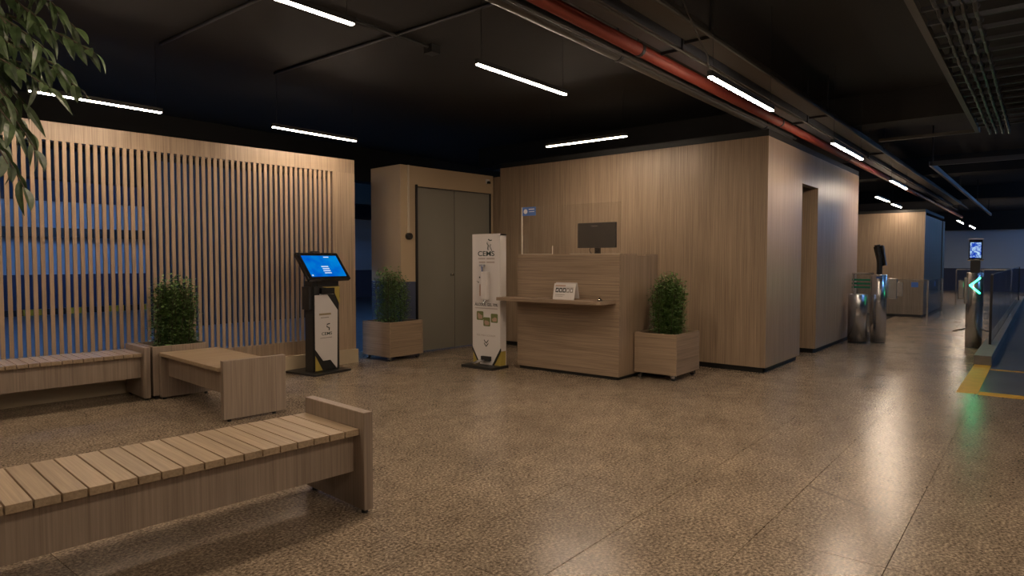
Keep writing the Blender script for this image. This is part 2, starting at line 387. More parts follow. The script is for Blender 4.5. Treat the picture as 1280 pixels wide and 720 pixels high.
# garage shell
def sbox(name, a, m, label, cat='wall'): return struct(MB().box(*a).build(name, m), label, cat)
sbox('wall_garage', (-6, 20, 17.1, 17.3, 0, 2.5), garage_m, 'two tone garage wall seen through the slats, pale above and navy below')
sbox('wall_end', (31, 31.2, -10, 12, 0, 2.35), garage_m, 'pale and navy garage end wall at the far right')
sbox('wall_rear', (-6.2, -6, -10, 20, 0, 3.05), ceiling_m, 'dark wall of the lobby behind the viewpoint')
sbox('trim_2', (-6, 20, 16.9, 17.3, 2.5, 3.05), plain('navy_beam_paint', (.03,.045,.09), .6), 'dark blue beam along the top of the garage wall', 'beam')
sbox('trim_3', (30.8, 31.2, -10, 12, 2.35, 3.05), ceiling_m, 'dark beam along the top of the far end wall', 'beam')
sbox('trim_4', (-6, 9.5, 16.75, 16.95, 1.69, 1.9), matt_black, 'dark cable duct crossing the garage wall behind the slats', 'duct')
kb = thing('kerb_stop', 'yellow and black kerb along the foot of the garage wall', 'kerb', (-6,16.95,0), kind='structure')
kY = None; kK = None
for i in range(36):
    if kY is None:
        kY = MB().box(0,.38,0,.15,0,.13).build('kerb_block', yellow_m, kb)
    elif kK is None:
        kK = MB().box(0,.38,0,.15,0,.13).build('kerb_block', black, kb, (.4,0,0))
    else: inst(kY if i%2==0 else kK, kb, (.4*i,0,0))
gc = None
for i, (x, y) in enumerate([(2.6,14.6),(9.6,14.5)]):
    sbox('column', (x, x+.5, y, y+.5, 0, 3.05), garage_m, ['square garage pillar close to the garage wall behind the slats','square garage pillar behind the alcove'][i], 'pillar')

sbox('wall_partition', (5.0, 9.1, 12.0, 12.3, 0, 3.05), plain('dark_partition', (.016,.016,.019), .7), 'dark partition in the garage behind the middle of the slatted wall')
# ceiling beams
sbox('trim_8', (-6, 20, 8.8, 9.1, 2.50, 3.05), ceiling_m, 'black beam added to screen the near garage tubes, just behind the slatted wall', 'beam')  # added to hide the tubes and stop their blue spill on the ceiling
sbox('trim_9', (-6, 20, 12.4, 12.7, 2.50, 3.05), ceiling_m, 'black beam added to screen the far garage tubes, mid garage ceiling', 'beam')  # added as a screen for the tube row near the garage wall
sbox('trim_5', (8.3, 8.7, -10, 7.4, 2.72, 3.05), ceiling_m, 'black beam crossing the ceiling above the reception block', 'beam')
sbox('trim_6', (13.9, 14.4, -10, 7.4, 2.72, 3.05), ceiling_m, 'black beam crossing the ceiling beyond the gates', 'beam')
sbox('trim_7', (20, 20.5, -10, 7.4, 2.72, 3.05), ceiling_m, 'black beam crossing the ceiling far down the corridor', 'beam')

# ------------------------------------------------------------------ lamps
lamp_e = emit('warm_strip', WARM, E_WARM); up_e = emit('warm_uplight', WARM, E_UP)
def lamp(p0, p1, z, label, group=None, top=3.05):
    p0, p1 = Vector(p0), Vector(p1); L = (p1-p0).length; a = math.atan2(p1.y-p0.y, p1.x-p0.x)
    t = thing('pendant_lamp', label, 'lamp', (p0.x, p0.y, z), a, group)
    MB().box(-.01, L+.01, -.016, .016, .007, .040).build('housing', matt_black, t)
    MB().box(0, L, -.013, .013, 0, .007).build('diffuser', lamp_e, t)
    MB().box(.06, L-.06, -.010, .010, .036, .0403).build('uplight_slot', up_e, t)
    if True:
        for x in (.04, L-.04): MB().cyl((x,0,.040),(x,0,top-z),.0018,.0018,6).build('suspension_cable', dark_metal, t)
    return t
GL_ = 'linear pendant lamps'
lamp((1.36,3.02),(2.34,3.02),2.5,'white strip lamp cut by the top edge of the photo')
lamp((1.61,5.90),(2.55,5.90),2.45,'strip lamp glowing above the slatted wall beside the tree leaves')
lamp((3.33,2.98),(4.37,2.98),2.5,'strip lamp hanging in mid ceiling to the left of the red pipe')
lamp((3.62,5.93),(4.62,5.93),2.5,'strip lamp hanging above the right end of the slatted wall')
lamp((6.225,4.50),(6.225,3.47),2.5,'strip lamp hung crosswise over the reception desk')
lamp((3.89,1.60),(5.05,1.60),2.3,'nearest corridor strip lamp, directly right of the red pipe')
lamp((6.81,1.59),(8.09,1.59),2.3,'second corridor strip lamp from the viewer along the pipes')
lamp((10.54,1.70),(11.90,1.70),2.3,'third corridor strip lamp, above the steel gate posts', top=2.56)
lamp((13.06,2.33),(14.29,2.33),2.3,'left lamp of the close pair in front of the far oak block')
lamp((14.95,2.38),(16.0,2.38),2.3,'right smaller lamp of the close pair in front of the far oak block')
lamp((22.3,1.93),(24.2,1.95),2.3,'left one of the two tiny far lamps above the gate screen')
lamp((25.8,1.90),(28.2,1.93),2.3,'right one of the two tiny far lamps above the gate screen')
for i,(x,y,z) in enumerate([(-.65,3.0,2.5),(-.35,6.12,2.5),(1.36,-.1,2.5),(-.65,-.1,2.5),(3.33,-.1,2.5),(-2.6,3.0,2.5),(-.65,-2.6,2.5),(1.36,-2.6,2.5),(3.33,-2.6,2.5)]):  # the rear row is added fill, brightening bench fronts and floor
    lamp((x,y),(x+1.0,y),z,'strip lamp outside the picture, '+['left of the lamp cut by the top edge','above the left end of the slatted wall','right of the viewpoint','over the viewpoint','ahead and right of the viewpoint','far left behind the viewpoint','added rear fill row, behind the viewpoint','added rear fill row, right of the viewpoint','added rear fill row, furthest ahead'][i],'lamps outside the picture')

tube_l = emit('cool_tube_left', COOL, E_COOL_LEFT); tube_r = emit('cool_tube_right', COOL, E_COOL_RIGHT)
def tube_light(x, y, L, m, label, group, z=2.86, ry=0):
    t = thing('tube_light', label, 'lamp', (x,y,z), ry, group)
    MB().box(0,L,-.06,.06,.05,.09).build('tray', white_m, t)
    MB().box(.3,.33,-.02,.02,.09,3.05-z).build('hanger', dark_metal, t)
    MB().box(L-.33,L-.3,-.02,.02,.09,3.05-z).build('hanger', dark_metal, t)
    MB().cyl((.02,0,.025),(L-.02,0,.025),.018,.018,10).build('tube', m, t)
for x in (-3.5, -.6, 2.3, 5.2, 8.4):
    tube_light(x, 9.7, 1.2, tube_l, 'cool garage tube in the row behind the slatted wall, '+{-3.5:'furthest left',-.6:'second from the left',2.3:'middle one',5.2:'fourth from the left',8.4:'furthest right'}[x], 'garage tubes')
for x in (-2.5, 1.5, 5.5):
    tube_light(x, 13.2, 1.2, tube_l, 'cool garage tube near the two tone garage wall, '+{-2.5:'left one',1.5:'middle one',5.5:'right one'}[x], 'garage tubes', z=2.9)
for x in (8.5, 13.5, 18.5, 23.5, 28):
    tube_light(x, -2.6, 1.2, tube_r, 'cool parking tube right of the glass fence, '+{8.5:'nearest',13.5:'second nearest',18.5:'middle one',23.5:'second furthest',28:'furthest'}[x], 'parking tubes')

# ------------------------------------------------------------------ pipes and trays
def pipe(name, y, z, r, m, x0, x1, label, cat='pipe', n=16, hangers=True):
    t = thing(name, label, cat, (x0,y,z))
    MB().cyl((0,0,0),(x1-x0,0,0),r,r,n).build('run', m, t, smooth=True)
    if hangers:
        x = 1.0
        while x < x1-x0:
            MB().box(x-.01,x+.01,-.004,.004,r,3.05-z).build('hanger_rod', dark_metal, t); 
            MB().cyl((x-.015,0,0),(x+.015,0,0),r+.006,r+.006,n).build('clamp', dark_metal, t); x += 3.0
    return t
pipe('red_pipe', 2.14, 2.60, .042, red_m, -3, 26, 'red sprinkler pipe running down the corridor ceiling')
pipe('grey_pipe', 2.30, 2.60, .045, duct_m, -3, 7.9, 'grey pipe just left of the red pipe')
pipe('thin_conduit', 2.235, 2.575, .012, duct_m, -3, 7.9, 'thin conduit between the red and the grey pipe', hangers=False, n=10)
def tray(y0, y1, z, m, x0, x1, label):
    t = thing('cable_tray', label, 'cable tray', (x0,y0,z)); L = x1-x0
    MB().box(0,L,0,.004,0,.06).build('side_rail', m, t); MB().box(0,L,y1-y0-.004,y1-y0,0,.06).build('side_rail', m, t)
    MB().box(0,L,.004,y1-y0-.004,0,.004).build('tray_bed', m, t)
    for x in (1.2, 4.2, 7.2, 10.2, 13.2):
        if x < L: MB().box(x,x+.02,-.01,y1-y0+.01,-.02,0).build('bracket', dark_metal, t)
        if x < L: MB().box(x,x+.012,-.01,.0,0,3.05-z).build('hanger_rod', dark_metal, t)
    return t
tray(1.93, 2.07, 2.62, blueduct, -3, 21, 'galvanised cable tray to the right of the red pipe')
tray(1.74, 1.90, 2.66, duct_m, -3, 21, 'outer cable tray hung above the corridor lamps')
for i,(y,z,r) in enumerate([(1.665,2.60,.010),(1.70,2.64,.016),(1.915,2.585,.010)]):
    pipe('electrical_conduit', y, z, r, duct_m, -3, 22, ['thin conduit directly above the corridor lamps','rightmost conduit of the corridor pipe run','slim conduit between the two cable trays'][i], hangers=False, n=10)
# rack of rungs, far right ceiling
rk = thing('ladder_rack', 'ladder rack with bundled cables under the ceiling at far right', 'cable rack', (3.2,.60,2.60))
MB().box(0,5.6,-.02,.02,-.02,.03).build('side_rail', duct_m, rk)
MB().box(0,5.6,-2.42,-2.38,-.02,.03).build('side_rail', duct_m, rk)
rg = MB().box(-.012,.012,-2.4,0,-.004,.02).build('rung', blueduct, rk, (.1,0,0))
for i in range(1,20): inst(rg, rk, (.1+.275*i,0,0))
for j in range(4):
    pts = []
    for i in range(57):
        x = i*.1; pts.append((x, -.11-.055*j, -.03-.022*abs(math.sin(x*PI/.275))-.006*math.sin(3*x+j)))
    MB().tube(pts, .011, 6).build('cable', matt_black, rk)
cl = MB().cyl((-.012,0,0),(.012,0,0),.020,.020,8).build('cable_clip', dark_metal, rk, (.1,-.11,-.025))
for i in range(20):
    for j in range(4):
        if i or j: inst(cl, rk, (.1+.275*i, -.11-.055*j, -.025))
for x in (.3,2.9,5.4): MB().box(x-.01,x+.01,-.01,.01,.03,.45).build('hanger_rod', dark_metal, rk)
MB().box(5.58,5.62,-.02,.95,-.015,.02).build('cross_rail', duct_m, rk)
r2 = thing('ladder_rack', 'second ladder rack further down the ceiling at far right', 'cable rack', (10.6,1.24,2.50))
MB().box(0,13,-.02,.02,-.02,.04).build('side_rail', blueduct, r2); MB().box(0,.05,-3,0,-.02,.04).build('end_rail', duct_m, r2)
for x in (.2,4,8,12): MB().box(x-.01,x+.01,-.01,.01,.04,.55).build('hanger_rod', dark_metal, r2)
# conduits on the reception ceiling
def conduit(pts, r, label):
    o = MB().tube(pts, r, 8).build('ceiling_conduit', black, smooth=True); return tag(o, label, 'conduit')
conduit([(3.66,5.95,3.035),(3.66,-2,3.035)], .014, 'black conduit crossing the ceiling towards the mid ceiling lamp')
conduit([(2.56,5.90,3.035),(2.56,-2,3.035)], .014, 'black conduit crossing the ceiling at upper left')
cb = thing('ceiling_conduit', 'short black conduit ending in a junction box on the ceiling', 'conduit', (3.2,4.17,3.03))
MB().cyl((-.9,0,0),(.85,0,0),.016,.016,8).build('run', black, cb); MB().box(.82,.92,-.05,.05,-.05,.02).build('junction_box', black, cb)
# loose wires at the first corridor lamp
o = MB().tube([(3.865,1.60,2.35),(3.85,1.60,2.42),(3.79,1.625,2.50),(3.70,1.635,2.58),(3.55,1.64,2.70),(3.45,1.64,3.05)], .005, 6).build('lamp_wire', duct_m); tag(o, 'loose grey wire curling up from the nearest corridor lamp', 'wire')
# camera and alarm in the alcove
t = thing('security_camera', 'small black dome camera on the beige wall above the grey door', 'camera', A(6.60,6.7,2.31), ANG_A)
MB().box(-.03,.03,-.02,0,-.03,.03).build('mount', white_m, t); MB().lathe([(.028,-.035),(.028,-.01),(.02,0)],0,-.035,14).build('dome', gloss_black, t)
t = thing('alarm_button', 'round black call button at the foot of a white conduit', 'button', A(5.195,6.7,1.5), ANG_A)
MB().cyl((0,0,0),(0,-.05,0),.045,.04,18).build('button', gloss_black, t, smooth=True); MB().box(-.012,.012,-.022,0,.045,.895).build('conduit', plain('beige_conduit',(0.5,0.42,0.32),.5), t)

# ------------------------------------------------------------------ benches
def slat_bench(loc, L, Dp, ztop_plate, label, pitch, first_off, ends=(True, True)):
    # local x from right end plate towards the left (negative), y from front to back
    t = thing('slatted_bench', label, 'bench', loc, ANG_A)
    if True:
        MB().box(-.05, 0, -.035, Dp, .02, ztop_plate).build('end_panel', grey_z, t, bevel=.003)
        MB().box(-L, -L+.05, -.035, Dp, .02, ztop_plate).build('end_panel', grey_z, t, bevel=.003)
    MB().box(-L+.05, -.05, .055, .08, .19, .375).build('apron', grey_z, t)
    MB().box(-L+.05, -.05, Dp-.09, Dp-.065, .19, .375).build('apron', grey_z, t)
    s = None; x = -.05-first_off
    while x-pitch > -L+.05:
        if s is None: s = MB().box(-(pitch-.006)/2,(pitch-.006)/2, 0, Dp-.01, .375, .405).build('seat_slat', seat_y, t, (x-pitch/2,0,0), bevel=.0015)
        else: inst(s, t, (x-pitch/2,0,0))
        x -= pitch
    for xx in (-.025, -L+.025):
        for yy in (.0, Dp-.05): MB().cyl((xx,yy,0),(xx,yy,.022),.016,.014,12).build('foot', rubber, t)
    return t
slat_bench(A(1.80,2.635), 2.6, .50, .485, 'long slatted oak bench in the foreground at lower left', .0792, 0)
slat_bench(A(1.965,6.13), 2.9, .45, .455, 'slatted oak bench standing along the slatted wall at left', .0725, 0)
t = thing('solid_bench', 'solid top oak bench standing at right angles between planter and end board', 'bench', A(2.03,4.84), ANG_A)
MB().box(.02,.51,0,.05,.02,.457).build('end_panel', grey_z, t, bevel=.003)
MB().box(0,.50,.05,1.24,.375,.405).build('seat', seat_x, t, bevel=.004)
MB().box(.06,.085,.05,1.20,.2,.375).build('apron', grey_z, t); MB().box(.42,.445,.05,1.20,.2,.375).build('apron', grey_z, t)
MB().box(.0,.43,1.20,1.24,.02,.375).build('end_panel', grey_z, t)
for xx in (.05,.40):
    MB().cyl((xx+.02,.025,0),(xx+.02,.025,.022),.014,.014,10).build('foot', rubber, t); MB().cyl((xx-.02,1.22,0),(xx-.02,1.22,.022),.014,.014,10).build('foot', rubber, t)

# ------------------------------------------------------------------ planters and shrubs
def caster(par, x, y):
    c = MB().box(-.012,.012,-.012,.012,.045,.06); c.box(-.02,-.015,-.02,.02,.02,.05); c.box(.015,.02,-.02,.02,.02,.05)
    b = c.build('caster', chrome, par, (x,y,-.0)); MB().cyl((-.012,.004,.024),(.012,.004,.024),.024,.024,16).build('wheel', rubber, b)
def planter(loc, rz, W, Dp, z0, z1, label, mats, cast=True):
    t = thing('planter_box', label, 'planter', loc, rz); th = .02
    mx, my = mats
    MB().box(0,th,0,Dp,z0,z1).build('side_board', my, t, bevel=.0015); MB().box(W-th,W,0,Dp,z0,z1).build('side_board', my, t, bevel=.0015)
    MB().box(th,W-th,0,th,z0,z1).build('side_board', mx, t, bevel=.0015); MB().box(th,W-th,Dp-th,Dp,z0,z1).build('side_board', mx, t, bevel=.0015)
    MB().box(th,W-th,th,Dp-th,z0,z0+.02).build('bottom_board', mx, t)
    MB().box(th,W-th,th,Dp-th,z1-.08,z1-.045).build('soil', soil, t)
    if cast:
        for x in (.05,W-.05):
            for y in (.05,Dp-.05): caster(t, x, y)
    else:
        for x in (.04,W-.04):
            for y in (.04,Dp-.04): MB().cyl((x,y,0),(x,y,z0),.015,.015,10).build('foot', rubber, t)
    return t
def shrub(loc, h, wx, wy, label, n, seed, taper=.75, leaf=.021, tips=0):
    rnd = random.Random(seed)
    t = thing('boxwood_shrub', label, 'shrub', loc)
    st = MB(); lf = MB()
    cnt = 0
    while cnt < n:
        # a twig: base spread, rises with slight lean; inside an upright irregular column
        a = rnd.uniform(0,2*PI); q = math.sqrt(rnd.random())
        bx, by = q*math.cos(a)*wx*.40, q*math.sin(a)*wy*.40
        top = h*(1-.18*q**3)*rnd.choice((rnd.uniform(.70,.9), rnd.uniform(.85,1.0)))
        fl_ = rnd.uniform(.8,1.1); tx, ty = bx*fl_+rnd.uniform(-.05,.05), by*fl_+rnd.uniform(-.05,.05)
        p0 = Vector((bx*.85,by*.85,-.04)); p1 = Vector((bx*1.1,by*1.1,top*.4)); p2 = Vector((tx,ty,top))
        pts = []
        for i in range(7):
            s = i/6; p = p0*(1-s)**2 + p1*2*s*(1-s) + p2*s*s; pts.append(p)
        
        if rnd.random() < .2: st.tube(pts, .0022, 4)
        m = int(44*top/h)+10
        for i in range(m):
            s = rnd.uniform(.08,1.0)**.9; p = p0*(1-s)**2 + p1*2*s*(1-s) + p2*s*s
            ang = rnd.uniform(0,2*PI); el = rnd.uniform(-.5,.9)
            d = Vector((math.cos(ang)*math.cos(el), math.sin(ang)*math.cos(el), math.sin(el)))
            off = rnd.uniform(0,.075)*(1.1-s*.6); p = p + d*off
            sz = leaf*rnd.uniform(.6,1.2); sd = d.cross(Vector((0,0,1)))
            if sd.length < .1: sd = Vector((1,0,0))
            sd.normalize(); up = sd.cross(d)
            w_ = sz*.40
            lf.add([p, p+d*sz*.5+sd*w_+up*sz*.08, p+d*sz, p+d*sz*.5-sd*w_+up*sz*.08, p+d*sz*.5], [(0,4,1),(4,2,1),(0,3,4),(4,3,2)])
            cnt += 1
    st.build('stems', bark, t, kind='stuff'); lf.build('foliage', leaf_m, t, kind='stuff')
    return t
planter(A(1.985,6.10), ANG_A, .46, .46, .03, .455, 'oak planter box in the corner between the two benches', (grey_z, grey_z), False)
p = A(2.25,6.33,.41); shrub(p, .66, .44, .40, 'dense dark shrub in the planter between the two benches', 8500, 3, leaf=.030)
planter((5.09,5.94,0), 0, .53, .50, .055, .465, 'wheeled oak planter box in front of the grey double door', (oak_x, oak_y))
shrub((5.33,6.17,.42), .70, .50, .46, 'tall loose shrub in front of the grey double door', 5200, 11, leaf=.030)
planter((6.02,2.785,0), 0, .56, .46, .06, .465, 'wheeled oak planter box at the right end of the desk', (oak_x, oak_y))
shrub((6.29,3.00,.42), .66, .46, .36, 'rounded bright green shrub right of the reception desk', 8500, 5, leaf=.030)

# ------------------------------------------------------------------ reception desk
t = thing('reception_desk', 'oak veneer reception desk with flat grain front and glass screen', 'desk', (5.73,3.26,0))
MB().box(0,.03,0,1.28,.035,1.245).build('front_panel', oak_y, t)
MB().box(.03,.83,0,.03,.035,1.245).build('side_panel', oak_zl, t)
MB().box(.03,.83,1.25,1.28,.035,1.245).build('side_panel', oak_zl, t)
MB().box(-.004,.36,-.004,1.284,1.245,1.262).build('counter_top', oak_y, t)
MB().box(.03,.80,.03,1.25,.72,.75).build('worktop', oak_y, t)
MB().box(.56,.83,-.002,.03,1.245,1.262).build('side_cap', oak_x, t)
MB().box(.02,.80,.02,1.26,0,.035).build('plinth', black, t)
# shelf with rounded corner
sh = [(-.30,1.335),(-.0,1.335),(-.0,.04),(-.20,.04),(-.26,.055),(-.29,.09),(-.30,.15)]
MB().prism(sh,.765,.800).build('shelf', oak_y, t)
g = thing('counter_screen', 'clear acrylic protective screen standing on the desk top', 'screen', (5.80,3.29,1.262))
yzp = Matrix(((0,0,1,0),(1,0,0,0),(0,1,0,0),(0,0,0,1)))
MB().prism([(0,0),(.60,0),(.60,.09),(.83,.09),(.83,0),(1.245,0),(1.245,.52),(0,.52)],0,.006,yzp).build('pane', clear, g)
MB().box(-.001,.007,1.240,1.249,0,.52).build('pane_edge', edge_m, g); MB().box(-.002,.008,.83,1.245,0,.004).build('pane_edge', edge_m, g)
MB().box(-.001,.007,.826,.831,0,.09).build('pane_edge', edge_m, g); MB().box(-.002,.008,0,.60,0,.003).build('pane_edge', edge_m, g)
MB().box(-.0,.006,-.003,.0,0,.52).build('pane_edge', clear, g)
st = MB().box(-.003,-.0005,1.05,1.235,.425,.52).build('sticker', blue_sticker, g)
MB().cyl((-.0045,1.19,.472),(-.003,1.19,.472),.026,.026,16).build('emblem', white_print, st)
MB().box(-.0045,-.003,1.07,1.145,.49,.50).build('print_line', white_print, st); MB().box(-.0045,-.003,1.07,1.14,.465,.472).build('print_line', white_print, st)
m = thing('monitor', 'black computer monitor seen from behind on the reception desk', 'monitor', (6.30,3.88,.75))
MB().box(-.12,.12,-.13,.13,0,.012).build('foot_plate', gloss_black, m, bevel=.004)
MB().box(.02,.05,-.03,.03,.012,.70).build('stem', gloss_black, m)
MB().box(-.0,.035,-.245,.245,.585,.865).build('casing', matt_black, m, bevel=.006)
MB().box(.035,.037,-.235,.235,.60,.855).build('display', gloss_black, m)
text('lettering', 'Lenovo', .026, greytext, m, face_m((-.0015,.02,.828),(0,-1,0),(0,0,1)))
MB().tube([(.0,.06,.60),(-.01,.08,.56),(.0,.06,.52),(.03,.03,.45),(.03,.03,.30)],.004,6).build('cable', rubber, m)
# card and bell on the shelf
c = thing('sign_card', 'white A5 notice card with five dark squares on the desk shelf', 'card', (5.53,3.66,.80))
M = Matrix.Rotation(math.radians(12), 4, 'Y')
MB().box(0,.003,0,.262,0,.165,M).build('card_face', white_m, c); MB().box(.06,.063,0,.262,0,.165,Matrix.Translation((.04,0,-.005))@Matrix.Rotation(math.radians(-14),4,'Y')).build('card_back', white_m, c)
for i in range(5):
    MB().box(-.002,0,.024+.044*i,.024+.044*i+.036,.072,.118,M).build('printed_square', inkm if i > 1 else greytext, c)
    MB().box(-.003,-.002,.034+.044*i,.034+.044*i+.014,.082,.106,M).build('printed_mark', white_print, c)
MB().box(-.002,0,.12,.245,.135,.148,M).build('print_line', pink_m, c); MB().box(-.002,0,.02,.245,.125,.128,M).build('print_line', greytext, c)
MB().box(-.002,0,.12,.235,.045,.05,M).build('print_line', greytext, c); MB().box(-.002,0,.14,.235,.03,.034,M).build('print_line', greytext, c)
b = thing('desk_bell', 'small chrome bell at the right end of the desk shelf', 'bell', (5.53,3.36,.80))
MB().lathe([(.026,0),(.026,.004),(.02,.006)],0,0,20).build('base', rubber, b); MB().lathe([(.024,.006),(.022,.016),(.014,.026),(.004,.030),(.003,.036)],0,0,20).build('dome', chrome, b, smooth=True)

# ------------------------------------------------------------------ sanitiser totem (front faces -x)
s = thing('sanitiser_totem', 'white hand gel totem with printed front and foot pedal beside the desk', 'totem', (5.55,4.64,0))
W_ = .41; X0 = 0.0; OFF = 0.0
def yzprism(mb, poly, x0, x1):     # polygon in (y,z) extruded along x
    Mx = Matrix(((0,0,1,0),(1,0,0,0),(0,1,0,0),(0,0,0,1))); return mb.prism(poly, x0, x1, Mx)
yzprism(MB(), [(.0,.19),(.0,1.49),(W_,1.49),(W_,.19),(W_-.10,.03),(.10,.03)], 0, .006).build('front_panel', white_m, s)
MB().box(.006,.10,0,.004,.19,1.485).build('side_panel', white_m, s); MB().box(.006,.10,W_-.004,W_,.19,1.485).build('side_panel', white_m, s)
MB().box(.006,.10,0,W_,1.47,1.485).build('cap', white_m, s)
MB().box(.098,.104,0,W_,.03,1.485).build('back_panel', white_m, s)
yzprism(MB(), [(0,.02),(0,.19),(.10,.03)], .012, .095).build('corner_panel', gold_m, s); yzprism(MB(), [(W_,.02),(W_-.10,.03),(W_,.19)], .012, .095).build('corner_panel', gold_m, s)
yzprism(MB(), [(-.003,.19),(-.003,.225),(.115,.03),(.095,.03)], -.003, .012).build('edge_strip', matt_black, s); yzprism(MB(), [(W_+.003,.19),(W_+.003,.225),(W_-.115,.03),(W_-.095,.03)], -.003, .012).build('edge_strip', matt_black, s)
MB().box(-.16,.12,-.02,W_+.03,0,.03).build('base_plate', matt_black, s, bevel=.004)
MB().box(-.03,.0,.13,.26,.075,.125).build('pedal_housing', matt_black, s); MB().box(0,.22,0,.06,0,.014,Matrix.Translation((-.19,.19,.055))@Matrix.Rotation(math.radians(-10),4,'Y')).build('pedal', steel, s, bevel=.003)
def fm(y, z, x=-.0006): return face_m((x,y,z),(0,-1,0),(0,0,1))
text('lettering', 'CEMS', .078, dark_green, s, fm(.205,1.268), sx=1.3, bold=.0009)
em = MB(); em.tube([(-.001,.185,1.40),(-.001,.190,1.385),(-.001,.170,1.36),(-.001,.178,1.33),(-.001,.172,1.31)],.006,6); em.tube([(-.001,.135,1.375),(-.001,.145,1.35),(-.001,.13,1.325),(-.001,.12,1.30)],.004,6)
em.tube([(-.001,.17,1.43),(-.001,.145,1.415),(-.001,.12,1.42)],.006,6); em.build('emblem', dark_green, s)
for z, y0, y1 in ((1.215,.08,.20),(1.215,.215,.32),(1.175,.08,.20),(1.175,.215,.31)):
    yzprism(MB(), [(y0,z-.009),(y0,z+.009),(y1,z+.009),(y1,z-.009)], -.0007, 0).build('print_line', plain('pale_print',(.42,.36,.33),.6) if z > 1.2 and y0 < .1 else D.materials['pale_print'], s)
text('lettering', 'ÁLCOOL GEL 70%', .043, inkm, s, fm(.205,.70), sx=.98, bold=.0008)
yzprism(MB(), [(.04,.655),(.04,.665),(.37,.665),(.37,.655)], -.0007, 0).build('print_line', D.materials['pale_print'], s)
text('lettering', 'PISE PARA ACIONAR', .030, D.materials['pale_print'], s, fm(.205,.355))
for k_,(y,z) in enumerate([(.295,.575),(.195,.51),(.085,.555)]):
    ic = yzprism(MB(), [(y-.042,z-.05),(y-.05,z-.04),(y-.05,z+.04),(y-.042,z+.05),(y+.042,z+.05),(y+.05,z+.04),(y+.05,z-.04),(y+.042,z-.05)], -.0010, 0).build('printed_icon', olive_m, s)
    yzprism(MB(), [(y-.032,z-.035),(y-.038,z+.0),(y-.01,z+.012),(y+.03,z+.034-.02*k_),(y+.036,z-.01),(y+.02,z-.038)], -.0016, -.0010).build('hand_print', pink_m, ic)
for z in (.29,.255):
    e = MB(); 
    for sg in (-1,1): yzprism(e, [(.205,z-.028),(.205,z-.013),(.205+sg*.032,z+.022),(.205+sg*.032,z+.007)], -.0012, 0)
    e.build('printed_chevron', inkm, s)
d = MB().box(-.06,0,.15,.24,.76,1.07).build('dispenser', white_m, s, bevel=.012)
MB().cyl((-.055,.195,.72),(-.03,.195,.76),.012,.018,12).build('nozzle', steel, d)
MB().box(-.055,-.0,.241,.256,.80,.93).build('level_window', pink_m, s)
MB().cyl((-.03,.235,1.07),(-.03,.235,1.13),.012,.012,10).build('pump', steel, s); MB().box(-.05,-.01,.21,.265,1.13,1.15).build('pump_head', plain('grey_plastic',(.35,.35,.38),.4), s)
dr = MB(); 
for (y,z,r) in ((.262,1.045,.010),(.30,1.005,.010),(.32,.95,.008),(.34,.96,.005)): dr.cyl((-.0012,y,z),(0,y,z),r,r,8)
dr.build('drop_print', dark_green, s)

# ------------------------------------------------------------------ kiosk (front faces -y)
KR = math.radians(6)
q = thing('self_service_kiosk', 'black self service kiosk with tilted blue touch screen', 'kiosk', (4.02,5.86,0), KR)
MB().box(-.06,.44,-.06,.42,0,.02).build('base_plate', matt_black, q, bevel=.003)
def xzprism(mb, poly, y0, y1):
    Mx = Matrix(((1,0,0,0),(0,0,1,0),(0,1,0,0),(0,0,0,1))); return mb.prism(poly, y0, y1, Mx)
MB().box(.04,.40,.08,.20,.02,.98).build('column', matt_black, q)
xzprism(MB(), [(.05,.03),(.05,.92),(.40,.92),(.405,.80),(.38,.70),(.36,.03)], .066, .08).build('front_plate', black, q)
xzprism(MB(), [(.055,.26),(.055,.83),(.225,.83),(.365,.66),(.35,.05),(.345,.03),(.26,.13),(.16,.13)], .060, .066).build('white_panel', white_m, q)
xzprism(MB(), [(.055,.03),(.055,.19),(.15,.03)], .060, .066).build('corner_panel', gold_m, q)
xzprism(MB(), [(.15,.915),(.395,.915),(.395,.72),(.335,.83),(.30,.895)], .060, .066).build('corner_panel', gold_m, q)
MB().box(.12,.30,.03,.066,.84,.905).build('printer_slot', gloss_black, q, bevel=.004)
xzprism(MB(), [(.12,.842),(.31,.842),(.31,.834),(.12,.834)], .056, .062).build('paper_lip', white_print, q)
MB().box(-.0,.06,.09,.20,.68,.92).build('side_box', matt_black, q, bevel=.004)
def km(x, z): return face_m((x,.0595,z),(1,0,0),(0,0,1))
xzprism(MB(), [(.11,.615),(.27,.615),(.27,.635),(.11,.635)], .0592, .060).build('print_line', plain('gold_print',(.30,.24,.14),.6), q)
xzprism(MB(), [(.13,.585),(.24,.585),(.24,.593),(.13,.593)], .0592, .060).build('print_line', greytext, q)
text('lettering', 'CEMS', .045, dark_green, q, km(.21,.415), sx=1.3, bold=.0005)
e = MB(); e.tube([(.25,.059,.52),(.215,.059,.515),(.21,.059,.49),(.245,.059,.475),(.24,.059,.45)],.006,6); e.build('emblem', dark_green, q)
xzprism(MB(), [(.12,.37),(.28,.37),(.28,.376),(.12,.376)], .0592, .060).build('print_line', greytext, q)
